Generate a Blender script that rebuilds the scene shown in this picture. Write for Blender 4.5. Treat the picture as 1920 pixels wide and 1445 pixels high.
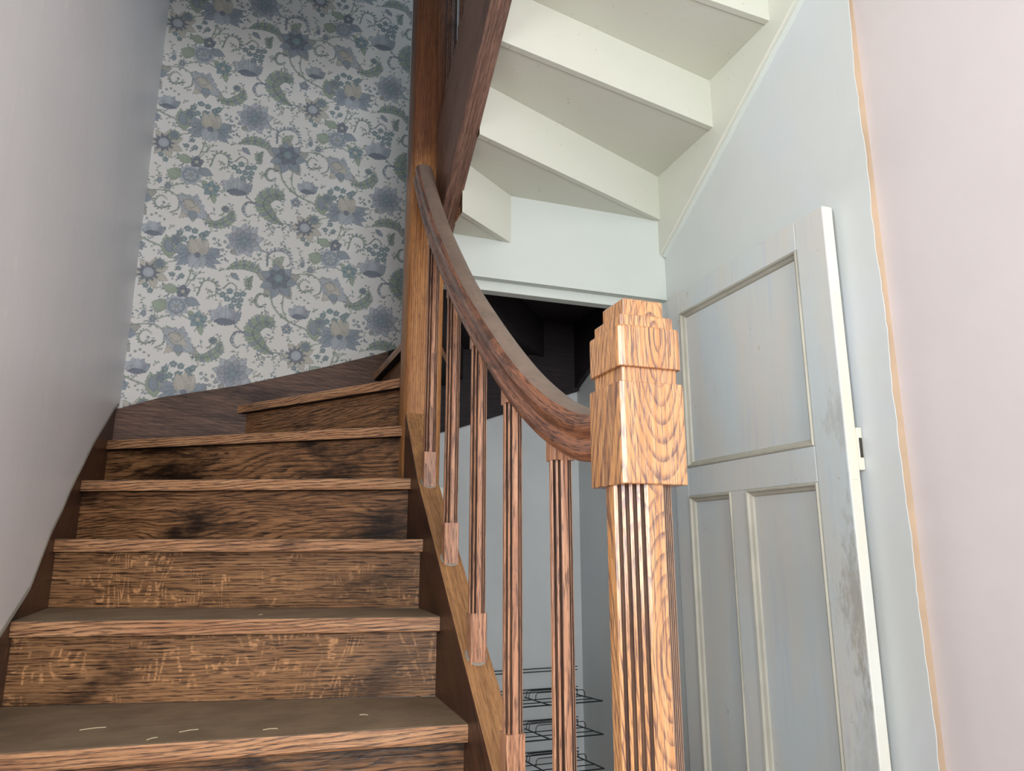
import bpy, bmesh, math, random
import numpy as np
from mathutils import Vector, Matrix
random.seed(7)
for o in list(bpy.data.objects): bpy.data.objects.remove(o)
S = bpy.context.scene
C = S.collection
# ---------------------------------------------------------------- camera, world, light, exposure
cam = bpy.data.cameras.new('camera'); cam_o = bpy.data.objects.new('camera', cam); C.objects.link(cam_o)
cam.sensor_fit = 'HORIZONTAL'; cam.sensor_width = 36; cam.lens = 1330 / 1920 * 36
cam.clip_start = 0.02
cam_o.location = (0, 0, 0.541)
cam_o.rotation_euler = (math.radians(90 + 12.6), 0, math.radians(-19.3))
S.camera = cam_o
W = bpy.data.worlds.new('world'); S.world = W; W.use_nodes = True
W.node_tree.nodes['Background'].inputs[0].default_value = (0.75, 0.86, 1.0, 1)
W.node_tree.nodes['Background'].inputs[1].default_value = 0.6
S.view_settings.view_transform = 'Standard'; S.view_settings.look = 'None'
S.view_settings.gamma = 1; S.view_settings.use_curve_mapping = False
S.view_settings.exposure = 0.36

def area(name, loc, target, sx, sy, power, col):
    l = bpy.data.lights.new(name, 'AREA'); l.shape = 'RECTANGLE'; l.size = sx; l.size_y = sy
    l.energy = power; l.color = col
    o = bpy.data.objects.new(name, l); C.objects.link(o); o.location = loc
    o.rotation_euler = (Vector(target) - Vector(loc)).to_track_quat('-Z', 'Y').to_euler()
    return o
FLOOR = -0.555
area('window_daylight', (0.45, -2.72, 1.05), (0.45, 0, 1.05), 1.5, 1.7, 84, (0.97, 0.98, 1.0))
area('side_window_daylight', (-2.12, -1.0, 1.05), (0, -0.4, 1.05), 1.5, 1.7, 90, (0.97, 0.98, 1.0))
area('stairwell_skylight', (1.0, 1.6, 4.5), (1.0, 1.7, 0), 0.8, 0.8, 8, (0.75, 0.88, 1.0))

# ---------------------------------------------------------------- helpers
def tag(o, label=None, cat=None, group=None, kind=None):
    if label: o['label'] = label
    if cat: o['category'] = cat
    if group: o['group'] = group
    if kind: o['kind'] = kind
    return o
def empty(name, loc=(0, 0, 0)):
    o = bpy.data.objects.new(name, None); C.objects.link(o); o.location = loc
    o.empty_display_size = 0.1
    return o
def link(name, me, mats, parent=None, bevel=0, seg=2, smooth=False, angle=35):
    o = bpy.data.objects.new(name, me); C.objects.link(o)
    for m in (mats if isinstance(mats, (list, tuple)) else [mats]): me.materials.append(m)
    if parent is not None:
        o.parent = parent
        o.matrix_parent_inverse = Matrix.Translation(-parent.location)
    if bevel:
        b = o.modifiers.new('bevel', 'BEVEL'); b.width = bevel; b.segments = seg
        b.limit_method = 'ANGLE'; b.angle_limit = math.radians(40)
    if smooth:
        for p in me.polygons: p.use_smooth = True
        try: me.set_sharp_from_angle(angle=math.radians(angle))
        except Exception: pass
    return o
def mesh(name, v, f, fm=None):
    me = bpy.data.meshes.new(name); me.from_pydata([tuple(p) for p in v], [], f)
    bm = bmesh.new(); bm.from_mesh(me); bmesh.ops.recalc_face_normals(bm, faces=bm.faces)
    bm.to_mesh(me); bm.free()
    if fm:
        for p, i in zip(me.polygons, fm): p.material_index = i
    return me
def join(parts):
    V = []; F = []; M = []
    for v, f, m in parts:
        n = len(V); V += list(v); F += [[i + n for i in q] for q in f]; M += [m] * len(f) if isinstance(m, int) else m
    return V, F, M
def box(x0, x1, y0, y1, z0, z1):
    v = [(x, y, z) for z in (z0, z1) for y in (y0, y1) for x in (x0, x1)]
    f = [[0, 2, 3, 1], [4, 5, 7, 6], [0, 1, 5, 4], [2, 6, 7, 3], [0, 4, 6, 2], [1, 3, 7, 5]]
    return v, f
def prism(poly, fn0, fn1):
    n = len(poly)
    v = [fn0(*p) for p in poly] + [fn1(*p) for p in poly]
    f = [list(range(n))[::-1], list(range(n, 2 * n))] + [[i, (i + 1) % n, (i + 1) % n + n, i + n] for i in range(n)]
    return v, f
def boxo(name, b, mats, parent=None, bevel=0.002):
    return link(name, mesh(name, *box(*b)), mats, parent, bevel)
def tube(pts, r, n=6):
    V = []; F = []
    pts = [Vector(p) for p in pts]
    for i, p in enumerate(pts):
        t = (pts[min(i + 1, len(pts) - 1)] - pts[max(i - 1, 0)]).normalized()
        a = t.orthogonal().normalized() if i == 0 else (prev - t * prev.dot(t)).normalized()
        prev = a; b = t.cross(a)
        for k in range(n):
            w = 2 * math.pi * k / n
            V.append(tuple(p + (a * math.cos(w) + b * math.sin(w)) * r))
    for i in range(len(pts) - 1):
        for k in range(n):
            F.append([i * n + k, i * n + (k + 1) % n, (i + 1) * n + (k + 1) % n, (i + 1) * n + k])
    F.append(list(range(n))[::-1]); F.append([(len(pts) - 1) * n + k for k in range(n)])
    return V, F
def interp(tab, y):
    tab = sorted(tab)
    if y <= tab[0][0]:
        (a, b), (c, d) = tab[0], tab[1]
    elif y >= tab[-1][0]:
        (a, b), (c, d) = tab[-2], tab[-1]
    else:
        for i in range(len(tab) - 1):
            if tab[i][0] <= y <= tab[i + 1][0]: (a, b), (c, d) = tab[i], tab[i + 1]; break
    return b + (d - b) * (y - a) / (c - a)

# ---------------------------------------------------------------- materials
def srgb(r, g, b):
    f = lambda c: (c / 255 / 12.92) if c / 255 <= 0.04045 else ((c / 255 + 0.055) / 1.055) ** 2.4
    return (f(r), f(g), f(b), 1)
class NT:
    def __init__(s, name):
        s.m = bpy.data.materials.new(name); s.m.use_nodes = True; s.t = s.m.node_tree
        s.b = s.t.nodes['Principled BSDF']; s.tc = s.t.nodes.new('ShaderNodeTexCoord')
    def n(s, typ, props=None, **ins):
        k = s.t.nodes.new('ShaderNode' + typ)
        for a, b in (props or {}).items(): setattr(k, a, b)
        for a, b in ins.items():
            key = int(a[1:]) if a[0] == 'i' and a[1:].isdigit() else a.replace('_', ' ')
            s.set(k.inputs[key], b)
        return k
    def set(s, inp, val):
        if hasattr(val, 'is_output'): s.t.links.new(val, inp)
        else: inp.default_value = val
    def math(s, op, a, b=0.0, clamp=False):
        k = s.n('Math', dict(operation=op, use_clamp=clamp)); s.set(k.inputs[0], a); s.set(k.inputs[1], b); return k.outputs[0]
    def vmul(s, v, k3):
        k = s.n('VectorMath', dict(operation='MULTIPLY')); s.set(k.inputs[0], v); k.inputs[1].default_value = k3; return k.outputs[0]
    def vadd(s, v, w):
        k = s.n('VectorMath', dict(operation='ADD')); s.set(k.inputs[0], v); s.set(k.inputs[1], w); return k.outputs[0]
    def noise(s, v, scale, detail=2, rough=0.5, dist=0.0):
        k = s.n('TexNoise', None, Vector=v, Scale=scale, Detail=detail, Roughness=rough, Distortion=dist); return k.outputs[0]
    def ramp(s, f, *stops):
        k = s.n('ValToRGB'); s.set(k.inputs[0], f); e = k.color_ramp.elements
        while len(e) < len(stops): e.new(0.5)
        for el, (p, c) in zip(e, stops):
            el.position = p; el.color = c if len(c) == 4 else (*c, 1)
        return k.outputs[0]
    def step(s, f, a, b):
        k = s.n('MapRange', dict(interpolation_type='SMOOTHSTEP')); s.set(k.inputs[0], f)
        k.inputs[1].default_value = a; k.inputs[2].default_value = b; return k.outputs[0]
    def mix(s, f, a, b, blend='MIX'):
        k = s.n('Mix', dict(data_type='RGBA', blend_type=blend)); s.set(k.inputs[0], f); s.set(k.inputs[6], a); s.set(k.inputs[7], b); return k.outputs[2]
    def bump(s, h, strength, dist=0.002):
        k = s.n('Bump', None, Height=h, Strength=strength, Distance=dist); s.t.links.new(k.outputs[0], s.b.inputs['Normal'])
    def out(s, col, rough=0.5, spec=0.5):
        s.set(s.b.inputs['Base Color'], col); s.set(s.b.inputs['Roughness'], rough); s.b.inputs['Specular IOR Level'].default_value = spec
        return s.m

def oak(name, light, mid, dark, axis='x', spacing=0.006, pith=(0.05, 0.04), tilt=(0.0, 0.1), jit=0.12, ring_amt=0.55, pore_amt=0.5, grime=0.3, rough=0.42, fleck=0.0, grime_lo=0.5, stain=None, wobble=0.03, fold=None, pores=1.0, coat=0.0, wob_fine=0.0035, rot=0.0, uv=False):
    """sawn oak as a solid: growth rings around a tilted pith line, pores, fibres, ray fleck and worn-in grime; axis = grain direction in object space"""
    t = NT(name); info = t.n('ObjectInfo'); obj = t.tc.outputs['UV' if uv else 'Object']
    if rot:
        mp = t.n('Mapping'); t.set(mp.inputs[0], obj); mp.inputs['Rotation'].default_value = (rot, 0, 0); obj = mp.outputs[0]
    off = t.n('VectorMath', dict(operation='SCALE')); off.inputs[0].default_value = (7.3, 3.1, 5.7); t.set(off.inputs['Scale'], info.outputs['Random'])
    v = t.vadd(obj, off.outputs[0])
    def sc(along, across):
        return tuple(along if a == axis else across for a in 'xyz')
    sep = t.n('SeparateXYZ'); t.set(sep.inputs[0], obj)
    ax = 'xyz'.index(axis); o1, o2 = [i for i in range(3) if i != ax]
    jr = t.math('MULTIPLY', t.math('SUBTRACT', info.outputs['Random'], 0.5), jit)
    al = t.math('ADD', sep.outputs[ax], t.math('MULTIPLY', info.outputs['Random'], jit * 4))
    if fold is not None: al = t.math('ABSOLUTE', t.math('SUBTRACT', sep.outputs[ax], fold))
    wob = t.math('MULTIPLY', t.math('SUBTRACT', t.noise(t.vmul(v, sc(2.6, 9)), 1.0, 2, 0.5), 0.5), wobble)
    wob2 = t.math('MULTIPLY', t.math('SUBTRACT', t.noise(t.vmul(v, sc(26, 60)), 1.0, 2, 0.5), 0.5), wob_fine)
    def across(i, k):
        d = t.math('SUBTRACT', sep.outputs[i], pith[k])
        return t.math('ADD', t.math('ADD', d, jr), t.math('MULTIPLY', al, tilt[k]))
    A, B = across(o1, 0), t.math('ADD', across(o2, 1), wob)
    r = t.math('SQRT', t.math('ADD', t.math('MULTIPLY', A, A), t.math('MULTIPLY', B, B)))
    fr = t.math('FRACT', t.math('DIVIDE', t.math('ADD', r, wob2), spacing))
    line = t.math('MULTIPLY', t.step(fr, 0.45, 0.90), t.math('SUBTRACT', 1.0, t.step(fr, 0.92, 1.0)))
    pore = t.step(t.noise(t.vmul(v, sc(30 / pores, 560 / pores)), 1.0, 2, 0.6), 0.53, 0.64)
    dash = t.step(t.noise(t.vmul(v, sc(14, 210)), 1.0, 3, 0.65), 0.38, 0.62)
    fib = t.noise(t.vmul(v, sc(5, 170)), 1.0, 3, 0.6)
    g = t.noise(t.vmul(v, sc(3.0, 7.0)), 1.0, 5, 0.65, 0.4)
    col = t.mix(t.step(fib, 0.28, 0.72), mid, light)
    lw = t.math('MULTIPLY', line, t.math('ADD', 0.35, t.math('MULTIPLY', dash, 0.65)))
    col = t.mix(t.math('MULTIPLY', lw, ring_amt), col, dark)
    if fleck:
        fv = t.vmul(v, tuple(13 if a == axis else 3.6 for a in 'xyz'))
        ff = t.noise(fv, 1.0, 2.0, 0.35, 0.5)
        fl = t.math('FRACT', t.math('MULTIPLY', ff, 13.0))
        fl = t.math('MULTIPLY', t.step(fl, 0.45, 0.70), t.math('SUBTRACT', 1.0, t.step(fl, 0.78, 0.96)))
        msk = t.step(t.noise(t.vmul(v, sc(7, 22)), 1.0, 3), 0.45, 0.60)
        cut = t.step(t.noise(t.vmul(v, sc(60, 160)), 1.0, 2), 0.40, 0.55)
        fl = t.math('MULTIPLY', t.math('MULTIPLY', fl, msk), cut)
        col = t.mix(t.math('MULTIPLY', fl, fleck), col, tuple(min(1, c * 1.7) for c in light[:3]) + (1,))
    col = t.mix(t.math('MULTIPLY', pore, pore_amt), col, dark)
    gm = t.step(g, grime_lo, grime_lo + 0.22)
    col = t.mix(t.math('MULTIPLY', gm, grime), col, tuple(c * 0.7 for c in dark[:3]) + (1,))
    if stain:
        zz = t.math('ADD', sep.outputs[2], t.math('MULTIPLY', t.math('SUBTRACT', g, 0.5), 0.5))
        col = t.mix(t.math('MULTIPLY', t.step(zz, stain[0], stain[1]), stain[2]), col, stain[3], 'MULTIPLY')
    t.bump(t.math('SUBTRACT', fib, t.math('ADD', t.math('MULTIPLY', pore, 0.6), t.math('MULTIPLY', lw, 0.5))), 0.35, 0.0012)
    rr = t.math('ADD', rough - 0.08, t.math('MULTIPLY', g, 0.18))
    if coat: t.b.inputs['Coat Weight'].default_value = coat; t.b.inputs['Coat Roughness'].default_value = 0.16
    return t.out(col, rr, 0.45)

def paint(name, col, var=0.05, streak=0.0, scuff=0.0, bump=0.25, rough=0.6, tint=None, spec=0.35, axis='z', chip=0.0):
    t = NT(name); v = t.tc.outputs['Object']
    n1 = t.noise(v, 2.2, 4, 0.6); n2 = t.noise(v, 14, 4, 0.6)
    dk = tuple(c * (1 - 2.6 * var) for c in col[:3]) + (1,); lt = tuple(min(1, c * (1 + var)) for c in col[:3]) + (1,)
    c = t.mix(t.step(n1, 0.3, 0.7), dk, lt)
    if tint: c = t.mix(t.math('MULTIPLY', t.step(t.noise(v, 1.6, 3, 0.5, 0.6), 0.42, 0.66), 0.75), c, tint)
    if streak:
        s3 = {'x': (2, 30, 30), 'y': (30, 2, 30), 'z': (30, 30, 2)}[axis]
        st = t.noise(t.vmul(v, s3), 1.0, 4, 0.65)
        c = t.mix(t.math('MULTIPLY', t.step(st, 0.50, 0.78), streak), c, tuple(x * 0.62 for x in col[:3]) + (1,))
        st2 = t.noise(t.vmul(v, tuple(x * 1.4 for x in s3)), 1.0, 4, 0.7)
        c = t.mix(t.math('MULTIPLY', t.step(st2, 0.60, 0.72), streak), c, tuple(min(1, x * 1.25) for x in col[:3]) + (1,))
    if scuff:
        k = t.noise(t.vmul(v, (55, 55, 22)), 1.0, 3, 0.6)
        mk = t.step(t.noise(v, 4.5, 2), 0.44, 0.56)
        c = t.mix(t.math('MULTIPLY', t.math('MULTIPLY', t.step(k, 0.635, 0.66), mk), scuff), c, (0.95, 0.95, 0.93, 1))
    if chip:
        k = t.noise(v, 38, 4, 0.7)
        c = t.mix(t.math('MULTIPLY', t.step(k, 0.665, 0.69), chip), c, (0.16, 0.13, 0.10, 1))
    t.bump(t.math('ADD', t.math('MULTIPLY', n2, 0.7), t.math('MULTIPLY', n1, 0.6)), bump, 0.004)
    return t.out(c, rough, spec)

M = {}
# boards of the stair: object x along the grain, y through the board, z up
M['nosing'] = oak('oak_nosing', srgb(218, 168, 124), srgb(178, 126, 88), srgb(54, 38, 37), 'x', 0.009, (0.05, -0.10), (0.03, 0.06), 0.10, 0.95, 0.6, 0.6, 0.34, wobble=0.05, pores=1.7)
M['riser'] = oak('oak_riser', srgb(178, 130, 88), srgb(122, 84, 56), srgb(26, 18, 16), 'x', 0.012, (0.03, -0.06), (0.03, 0.07), 0.12, 0.95, 0.75, 0.92, 0.32, 0.0, 0.45, wobble=0.13, pores=1.8)
M['riser_fleck'] = oak('oak_riser_quarter_sawn', srgb(184, 138, 96), srgb(136, 97, 66), srgb(38, 27, 23), 'x', 0.008, (0.02, 0.6), (0.0, 0.015), 0.05, 0.7, 0.85, 0.75, 0.30, 0.75, 0.49, wobble=0.02, pores=1.9)
M['string'] = oak('oak_stringer_dark', srgb(98, 64, 48), srgb(60, 38, 30), srgb(20, 13, 12), 'y', 0.012, (0.40, -0.6), (0.0, 0.03), 0.2, 0.6, 0.5, 0.8, 0.36, rot=-0.70, pores=1.5)
M['string_top'] = oak('oak_stringer_top', srgb(186, 138, 90), srgb(154, 110, 70), srgb(84, 60, 42), 'y', 0.010, (0.5, -0.6), (0.0, 0.02), 0.1, 0.25, 0.5, 0.35, 0.6, rot=-0.70, pores=1.3)
M['string_x'] = oak('oak_wall_stringer', srgb(128, 98, 80), srgb(84, 60, 52), srgb(34, 25, 24), 'x', 0.016, (3.0, 0.6), (0.0, 0.25), 0.2, 0.4, 0.4, 0.6, 0.55)
M['string_up'] = oak('oak_upper_stringer', srgb(140, 108, 92), srgb(100, 75, 66), srgb(40, 27, 27), 'y', 0.010, (0.5, 2.6), (0.0, 0.02), 0.1, 0.5, 0.6, 0.6, 0.40, pores=1.3, rot=0.61)
M['newel_far'] = oak('oak_centre_newel', srgb(204, 146, 86), srgb(166, 108, 62), srgb(58, 36, 30), 'z', 0.007, (0.30, 2.42), (0.02, 0.02), 0.02, 0.55, 0.5, 0.45, 0.42, 0.0, 0.52, (1.70, 1.95, 0.9, srgb(136, 116, 118)))
M['newel'] = oak('oak_newel', srgb(208, 157, 108), srgb(184, 128, 78), srgb(80, 58, 62), 'z', 0.0065, (0.470, 0.828), (0.0, 0.27), 0.0, 0.8, 0.7, 0.15, 0.24, wobble=0.008, fold=0.60, pores=1.1, coat=0.5, wob_fine=0.0015)
M['bal'] = oak('oak_baluster', srgb(214, 162, 126), srgb(176, 122, 90), srgb(72, 47, 44), 'z', 0.0065, (0.36, 1.4), (0.01, 0.02), 0.15, 0.65, 0.75, 0.35, 0.30, pores=1.4, coat=0.25)
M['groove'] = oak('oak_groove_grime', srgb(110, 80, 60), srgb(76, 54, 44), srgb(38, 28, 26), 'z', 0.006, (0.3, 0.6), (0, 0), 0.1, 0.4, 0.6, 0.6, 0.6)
M['rail'] = oak('oak_handrail', srgb(156, 104, 76), srgb(102, 64, 48), srgb(30, 21, 20), 'x', 0.010, (0.06, 0.3), (0.0, 0.03), 0.1, 0.6, 0.7, 0.85, 0.26, pores=1.3, coat=0.2, uv=True)
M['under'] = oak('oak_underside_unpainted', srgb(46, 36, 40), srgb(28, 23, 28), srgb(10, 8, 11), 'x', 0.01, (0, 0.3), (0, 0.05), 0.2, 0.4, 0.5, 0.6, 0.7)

def dusty(name, base, axis='x', rough=0.8):
    t = NT(name); v = t.tc.outputs['Object']
    s3 = tuple(4 if a == axis else 70 for a in 'xyz')
    f = t.noise(t.vmul(v, s3), 1.0, 4, 0.6); n = t.noise(v, 9, 4, 0.6)
    c = t.mix(t.step(n, 0.3, 0.7), tuple(x * 0.72 for x in base[:3]) + (1,), base)
    c = t.mix(t.math('MULTIPLY', t.step(f, 0.5, 0.75), 0.5), c, tuple(x * 0.5 for x in base[:3]) + (1,))
    sp = t.noise(v, 210, 2, 0.5)
    c = t.mix(t.math('MULTIPLY', t.step(sp, 0.70, 0.74), 0.6), c, srgb(190, 182, 165))
    t.bump(f, 0.2, 0.001)
    return t.out(c, rough, 0.3)
M['tread_top'] = dusty('dusty_worn_tread', srgb(142, 122, 98))
M['rail_top'] = dusty('dusty_handrail_top', srgb(132, 114, 102), 'y', 0.5)

M['wall_l'] = paint('left_wall_gloss_paint', srgb(240, 240, 242), 0.015, 0.10, 0.6, 0.35, 0.36, srgb(241, 240, 244))
M['wall_w'] = paint('white_wall_paint', srgb(214, 219, 217), 0.015, 0.04, 0, 0.30, 0.55, srgb(212, 218, 223))
M['wall_p'] = paint('pink_wall_paint', srgb(215, 207, 206), 0.015, 0.0, 0, 0.35, 0.6, srgb(217, 209, 213))
M['wall_c'] = paint('closet_wall_paint', srgb(205, 211, 212), 0.03, 0.05, 0, 0.25, 0.6)
M['soffit'] = paint('cream_soffit_paint', srgb(216, 218, 206), 0.012, 0.0, 0, 0.18, 0.5, None, 0.35, 'z', 0.25)
M['lintel'] = paint('lintel_white_paint', srgb(210, 218, 212), 0.012, 0.0, 0, 0.15, 0.5)
M['ceil'] = paint('ceiling_paint', srgb(232, 232, 228), 0.02)
M['plaster'] = paint('bare_plaster_edge', srgb(196, 172, 146), 0.08, 0.0, 0, 0.6, 0.9)
M['floor'] = paint('hall_floor_tile', srgb(150, 120, 100), 0.08, 0, 0, 0.2, 0.5)
M['putty'] = paint('grey_putty', srgb(158, 152, 140), 0.08, 0, 0, 0.6, 0.8)
M['straw'] = paint('dry_straw', srgb(206, 194, 160), 0.05)
M['steel'] = paint('black_wire', srgb(38, 48, 50), 0.1, 0, 0, 0.1, 0.4)
M['iron'] = paint('dark_iron', srgb(60, 56, 52), 0.1, 0, 0, 0.3, 0.45)

def door_paint():
    t = NT('grey_blue_door_paint'); v = t.tc.outputs['Object']
    a, b = srgb(206, 216, 218), srgb(214, 214, 208)
    n = t.noise(t.vmul(v, (3, 5, 1.6)), 1.0, 4, 0.6, 0.5)
    c = t.mix(t.step(n, 0.36, 0.64), a, b)
    st = t.noise(t.vmul(v, (30, 40, 3)), 1.0, 4, 0.65)
    c = t.mix(t.math('MULTIPLY', t.step(st, 0.5, 0.75), 0.35), c, srgb(190, 198, 214))
    # hand dirt worn into the closing stile below and above the lock
    sep = t.n('SeparateXYZ'); t.set(sep.inputs[0], v)
    dy = t.math('MULTIPLY', t.math('ABSOLUTE', t.math('SUBTRACT', sep.outputs[1], 1.425)), 9.0)
    for zc, zw, amt in ((0.40, 2.6, 0.6), (0.86, 7.0, 0.35), (0.05, 2.2, 0.3)):
        dz = t.math('MULTIPLY', t.math('ABSOLUTE', t.math('SUBTRACT', sep.outputs[2], zc)), zw)
        d = t.math('ADD', dy, dz)
        d = t.math('ADD', d, t.math('MULTIPLY', t.math('SUBTRACT', t.noise(t.vmul(v, (40, 60, 22)), 1.0, 5, 0.7), 0.5), 2.4))
        c = t.mix(t.math('MULTIPLY', t.math('SUBTRACT', 1.0, t.step(d, 0.1, 0.85)), amt), c, srgb(160, 154, 140))
    k = t.noise(v, 16, 5, 0.7)
    c = t.mix(t.math('MULTIPLY', t.step(k, 0.66, 0.72), 0.6), c, srgb(176, 158, 120))
    t.bump(st, 0.25, 0.002)
    return t.out(c, 0.42, 0.4)
M['door'] = door_paint()
M['door_edge'] = paint('door_edge_white_paint', srgb(226, 228, 220), 0.03, 0.0, 0, 0.3, 0.45, srgb(232, 224, 200))
def crevice():
    return paint('grimy_moulding', srgb(186, 184, 170), 0.10, 0.25, 0, 0.3, 0.5)
M['moulding'] = crevice()
# ================================================================ THE SETTING
CLOSET_Y = 2.305     # face of the partition over the cupboard opening
def lx(y): return -0.514 - 0.047 * (y - 1.96)        # face of the left wall stringer (wall runs slightly out of square)
LTOP = [(-0.2, -0.50), (0.7, -0.12), (1.2, 0.10), (1.58, 0.25), (2.009, 0.422), (2.05, 0.44), (2.194, 0.568), (2.31, 0.64),
        (2.382, 0.697), (2.522, 0.781), (2.658, 0.867), (3.012, 1.045), (3.17, 1.10)]
boxo('floor', (-2.3, 1.65, -2.9, 3.3, FLOOR - 0.08, FLOOR), M['floor'], None, 0)['kind'] = 'structure'
boxo('ceiling', (-2.3, 1.65, -2.9, 0.86, 2.60, 2.96), M['ceil'], None, 0)['kind'] = 'structure'
boxo('wallpaper_shade_slab', (-0.62, 0.42, 0.80, 1.90, 2.45, 2.60), M['ceil'], None, 0)['kind'] = 'structure'  # unseen slab over the lower flight, added to shade the top of the wallpaper
boxo('ceiling_upper', (-2.3, 1.65, -2.9, 3.3, 4.6, 4.7), M['ceil'], None, 0)['kind'] = 'structure'
# left wall: plaster stands a little proud of the stringer and ends along its top edge
poly = [(0.66, FLOOR), (0.70, FLOOR)] + [(y, z + 0.004) for y, z in LTOP if y > 0.65] + [(3.17, 4.6), (0.66, 4.6)]
v, f = prism(poly, lambda y, z: (lx(y) + 0.009, y, z), lambda y, z: (lx(y) - 0.026, y, z))
wl = link('wall_left', mesh('wall_left', v, f), [M['wall_l']]); tag(wl, kind='structure')
boxo('masonry', (-0.80, -0.60, 0.66, 3.3, FLOOR, 4.6), M['wall_c'], wl, 0)
# plaster bead at the bottom edge of the left wall
pts = [(lx(y) + 0.006, y, z - 0.003) for y, z in [(a / 40, interp(LTOP, a / 40)) for a in range(60, 126)]]
v, f = tube(pts, 0.006, 6)
link('plaster_edge', mesh('plaster_edge', v, f), M['putty'], wl)
wb = boxo('wall_back', (-0.8, 1.6, 3.17, 3.35, FLOOR, 4.6), M['wall_c'], None, 0); tag(wb, kind='structure')
# right wall: white coat in front (ragged near edge), bare plaster body, older pink wall behind it
n = 260; ys = []; j = 0.0
for i in range(n + 1):
    j = 0.75 * j + random.uniform(-0.0022, 0.0022); ys.append(1.306 + j + (0.010 if 185 < i < 192 else 0))
zs = [FLOOR + (4.6 - FLOOR) * i / n for i in range(n + 1)]
V = []; F = []
for y, z in zip(ys, zs): V += [(1.455, y, z), (1.4575, y, z), (1.455, 3.17, z), (1.4575, 3.17, z)]
for i in range(n):
    a = i * 4; b = a + 4
    F += [[a, b, b + 2, a + 2], [a, a + 1, b + 1, b], [a + 1, a + 3, b + 3, b + 1]]
wr = link('wall_right', mesh('wall_right', V, F), M['wall_w']); tag(wr, kind='structure')
boxo('plaster_edge', (1.4572, 1.483, 1.311, 3.17, FLOOR, 4.6), M['plaster'], wr, 0)
tag(boxo('wall_right_near', (1.483, 1.65, -2.85, 3.3, FLOOR, 4.6), M['wall_p'], None, 0), kind='structure')
# room behind the camera with its two windows
def holed(name, x0, x1, z0, z1, h, place):
    bs = [(x0, x1, z0, h[2]), (x0, x1, h[3], z1), (x0, h[0], h[2], h[3]), (h[1], x1, h[2], h[3])]
    v, f, _ = join([(*place(*q), 0) for q in bs]); return tag(link(name, mesh(name, v, f), M['wall_w']), kind='structure')
holed('wall_front', -2.3, 1.65, FLOOR, 4.6, (-0.30, 1.20, 0.20, 1.90), lambda a, b, c, d: box(a, b, -2.85, -2.70, c, d))
holed('wall_left_room', -2.85, 0.66, FLOOR, 4.6, (-1.75, -0.25, 0.20, 1.90), lambda a, b, c, d: box(-2.25, -2.10, a, b, c, d))
tag(boxo('wall_return', (-2.25, -0.50, 0.66, 0.80, FLOOR, 4.6), M['wall_w'], None, 0), kind='structure')
w1 = empty('window_1', (0.45, -2.70, 0.20)); tag(w1, kind='structure')
for q in ((-0.30, -0.24, 0.20, 1.90), (1.14, 1.20, 0.20, 1.90), (-0.30, 1.20, 0.20, 0.26), (-0.30, 1.20, 1.84, 1.90), (0.42, 0.48, 0.20, 1.90)): boxo('window_frame', (q[0], q[1], -2.71, -2.67, q[2], q[3]), M['door_edge'], w1)
w2 = empty('window_2', (-2.10, -1.0, 0.20)); tag(w2, kind='structure')
for q in ((-1.75, -1.69, 0.20, 1.90), (-0.31, -0.25, 0.20, 1.90), (-1.75, -0.25, 0.20, 0.26), (-1.75, -0.25, 1.84, 1.90), (-1.03, -0.97, 0.20, 1.90)): boxo('window_frame', (-2.11, -2.07, q[0], q[1], q[2], q[3]), M['door_edge'], w2)

# partition over the cupboard opening (under the upper flight) and its rebated frame head
wm = empty('wall_partition', (1.0, CLOSET_Y, 1.48)); tag(wm, kind='structure')
poly = [(0.556, 1.478), (1.455, 1.478), (1.455, 1.835), (0.80, 1.835), (0.775, 1.640), (0.556, 1.640)]
v, f = prism(poly, lambda x, z: (x, CLOSET_Y, z), lambda x, z: (x, CLOSET_Y + 0.03, z))
link('panel', mesh('panel', v, f), M['lintel'], wm, 0.0015)
tr = empty('trim_1', (1.0, CLOSET_Y, 1.44)); tag(tr, kind='structure')
boxo('head_bead', (0.556, 1.43, CLOSET_Y - 0.0025, CLOSET_Y + 0.001, 1.478, 1.500), M['lintel'], tr, 0.001)
boxo('door_stop', (0.556, 1.455, CLOSET_Y + 0.031, CLOSET_Y + 0.075, 1.442, 1.53), M['lintel'], tr, 0.002)
boxo('jamb', (0.51, 0.60, 2.315, 2.39, FLOOR, 0.725), M['soffit'], tr, 0.002)
boxo('jamb', (1.432, 1.455, 2.31, 2.38, FLOOR, 1.442), M['wall_w'], tr, 0.002)

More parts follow.
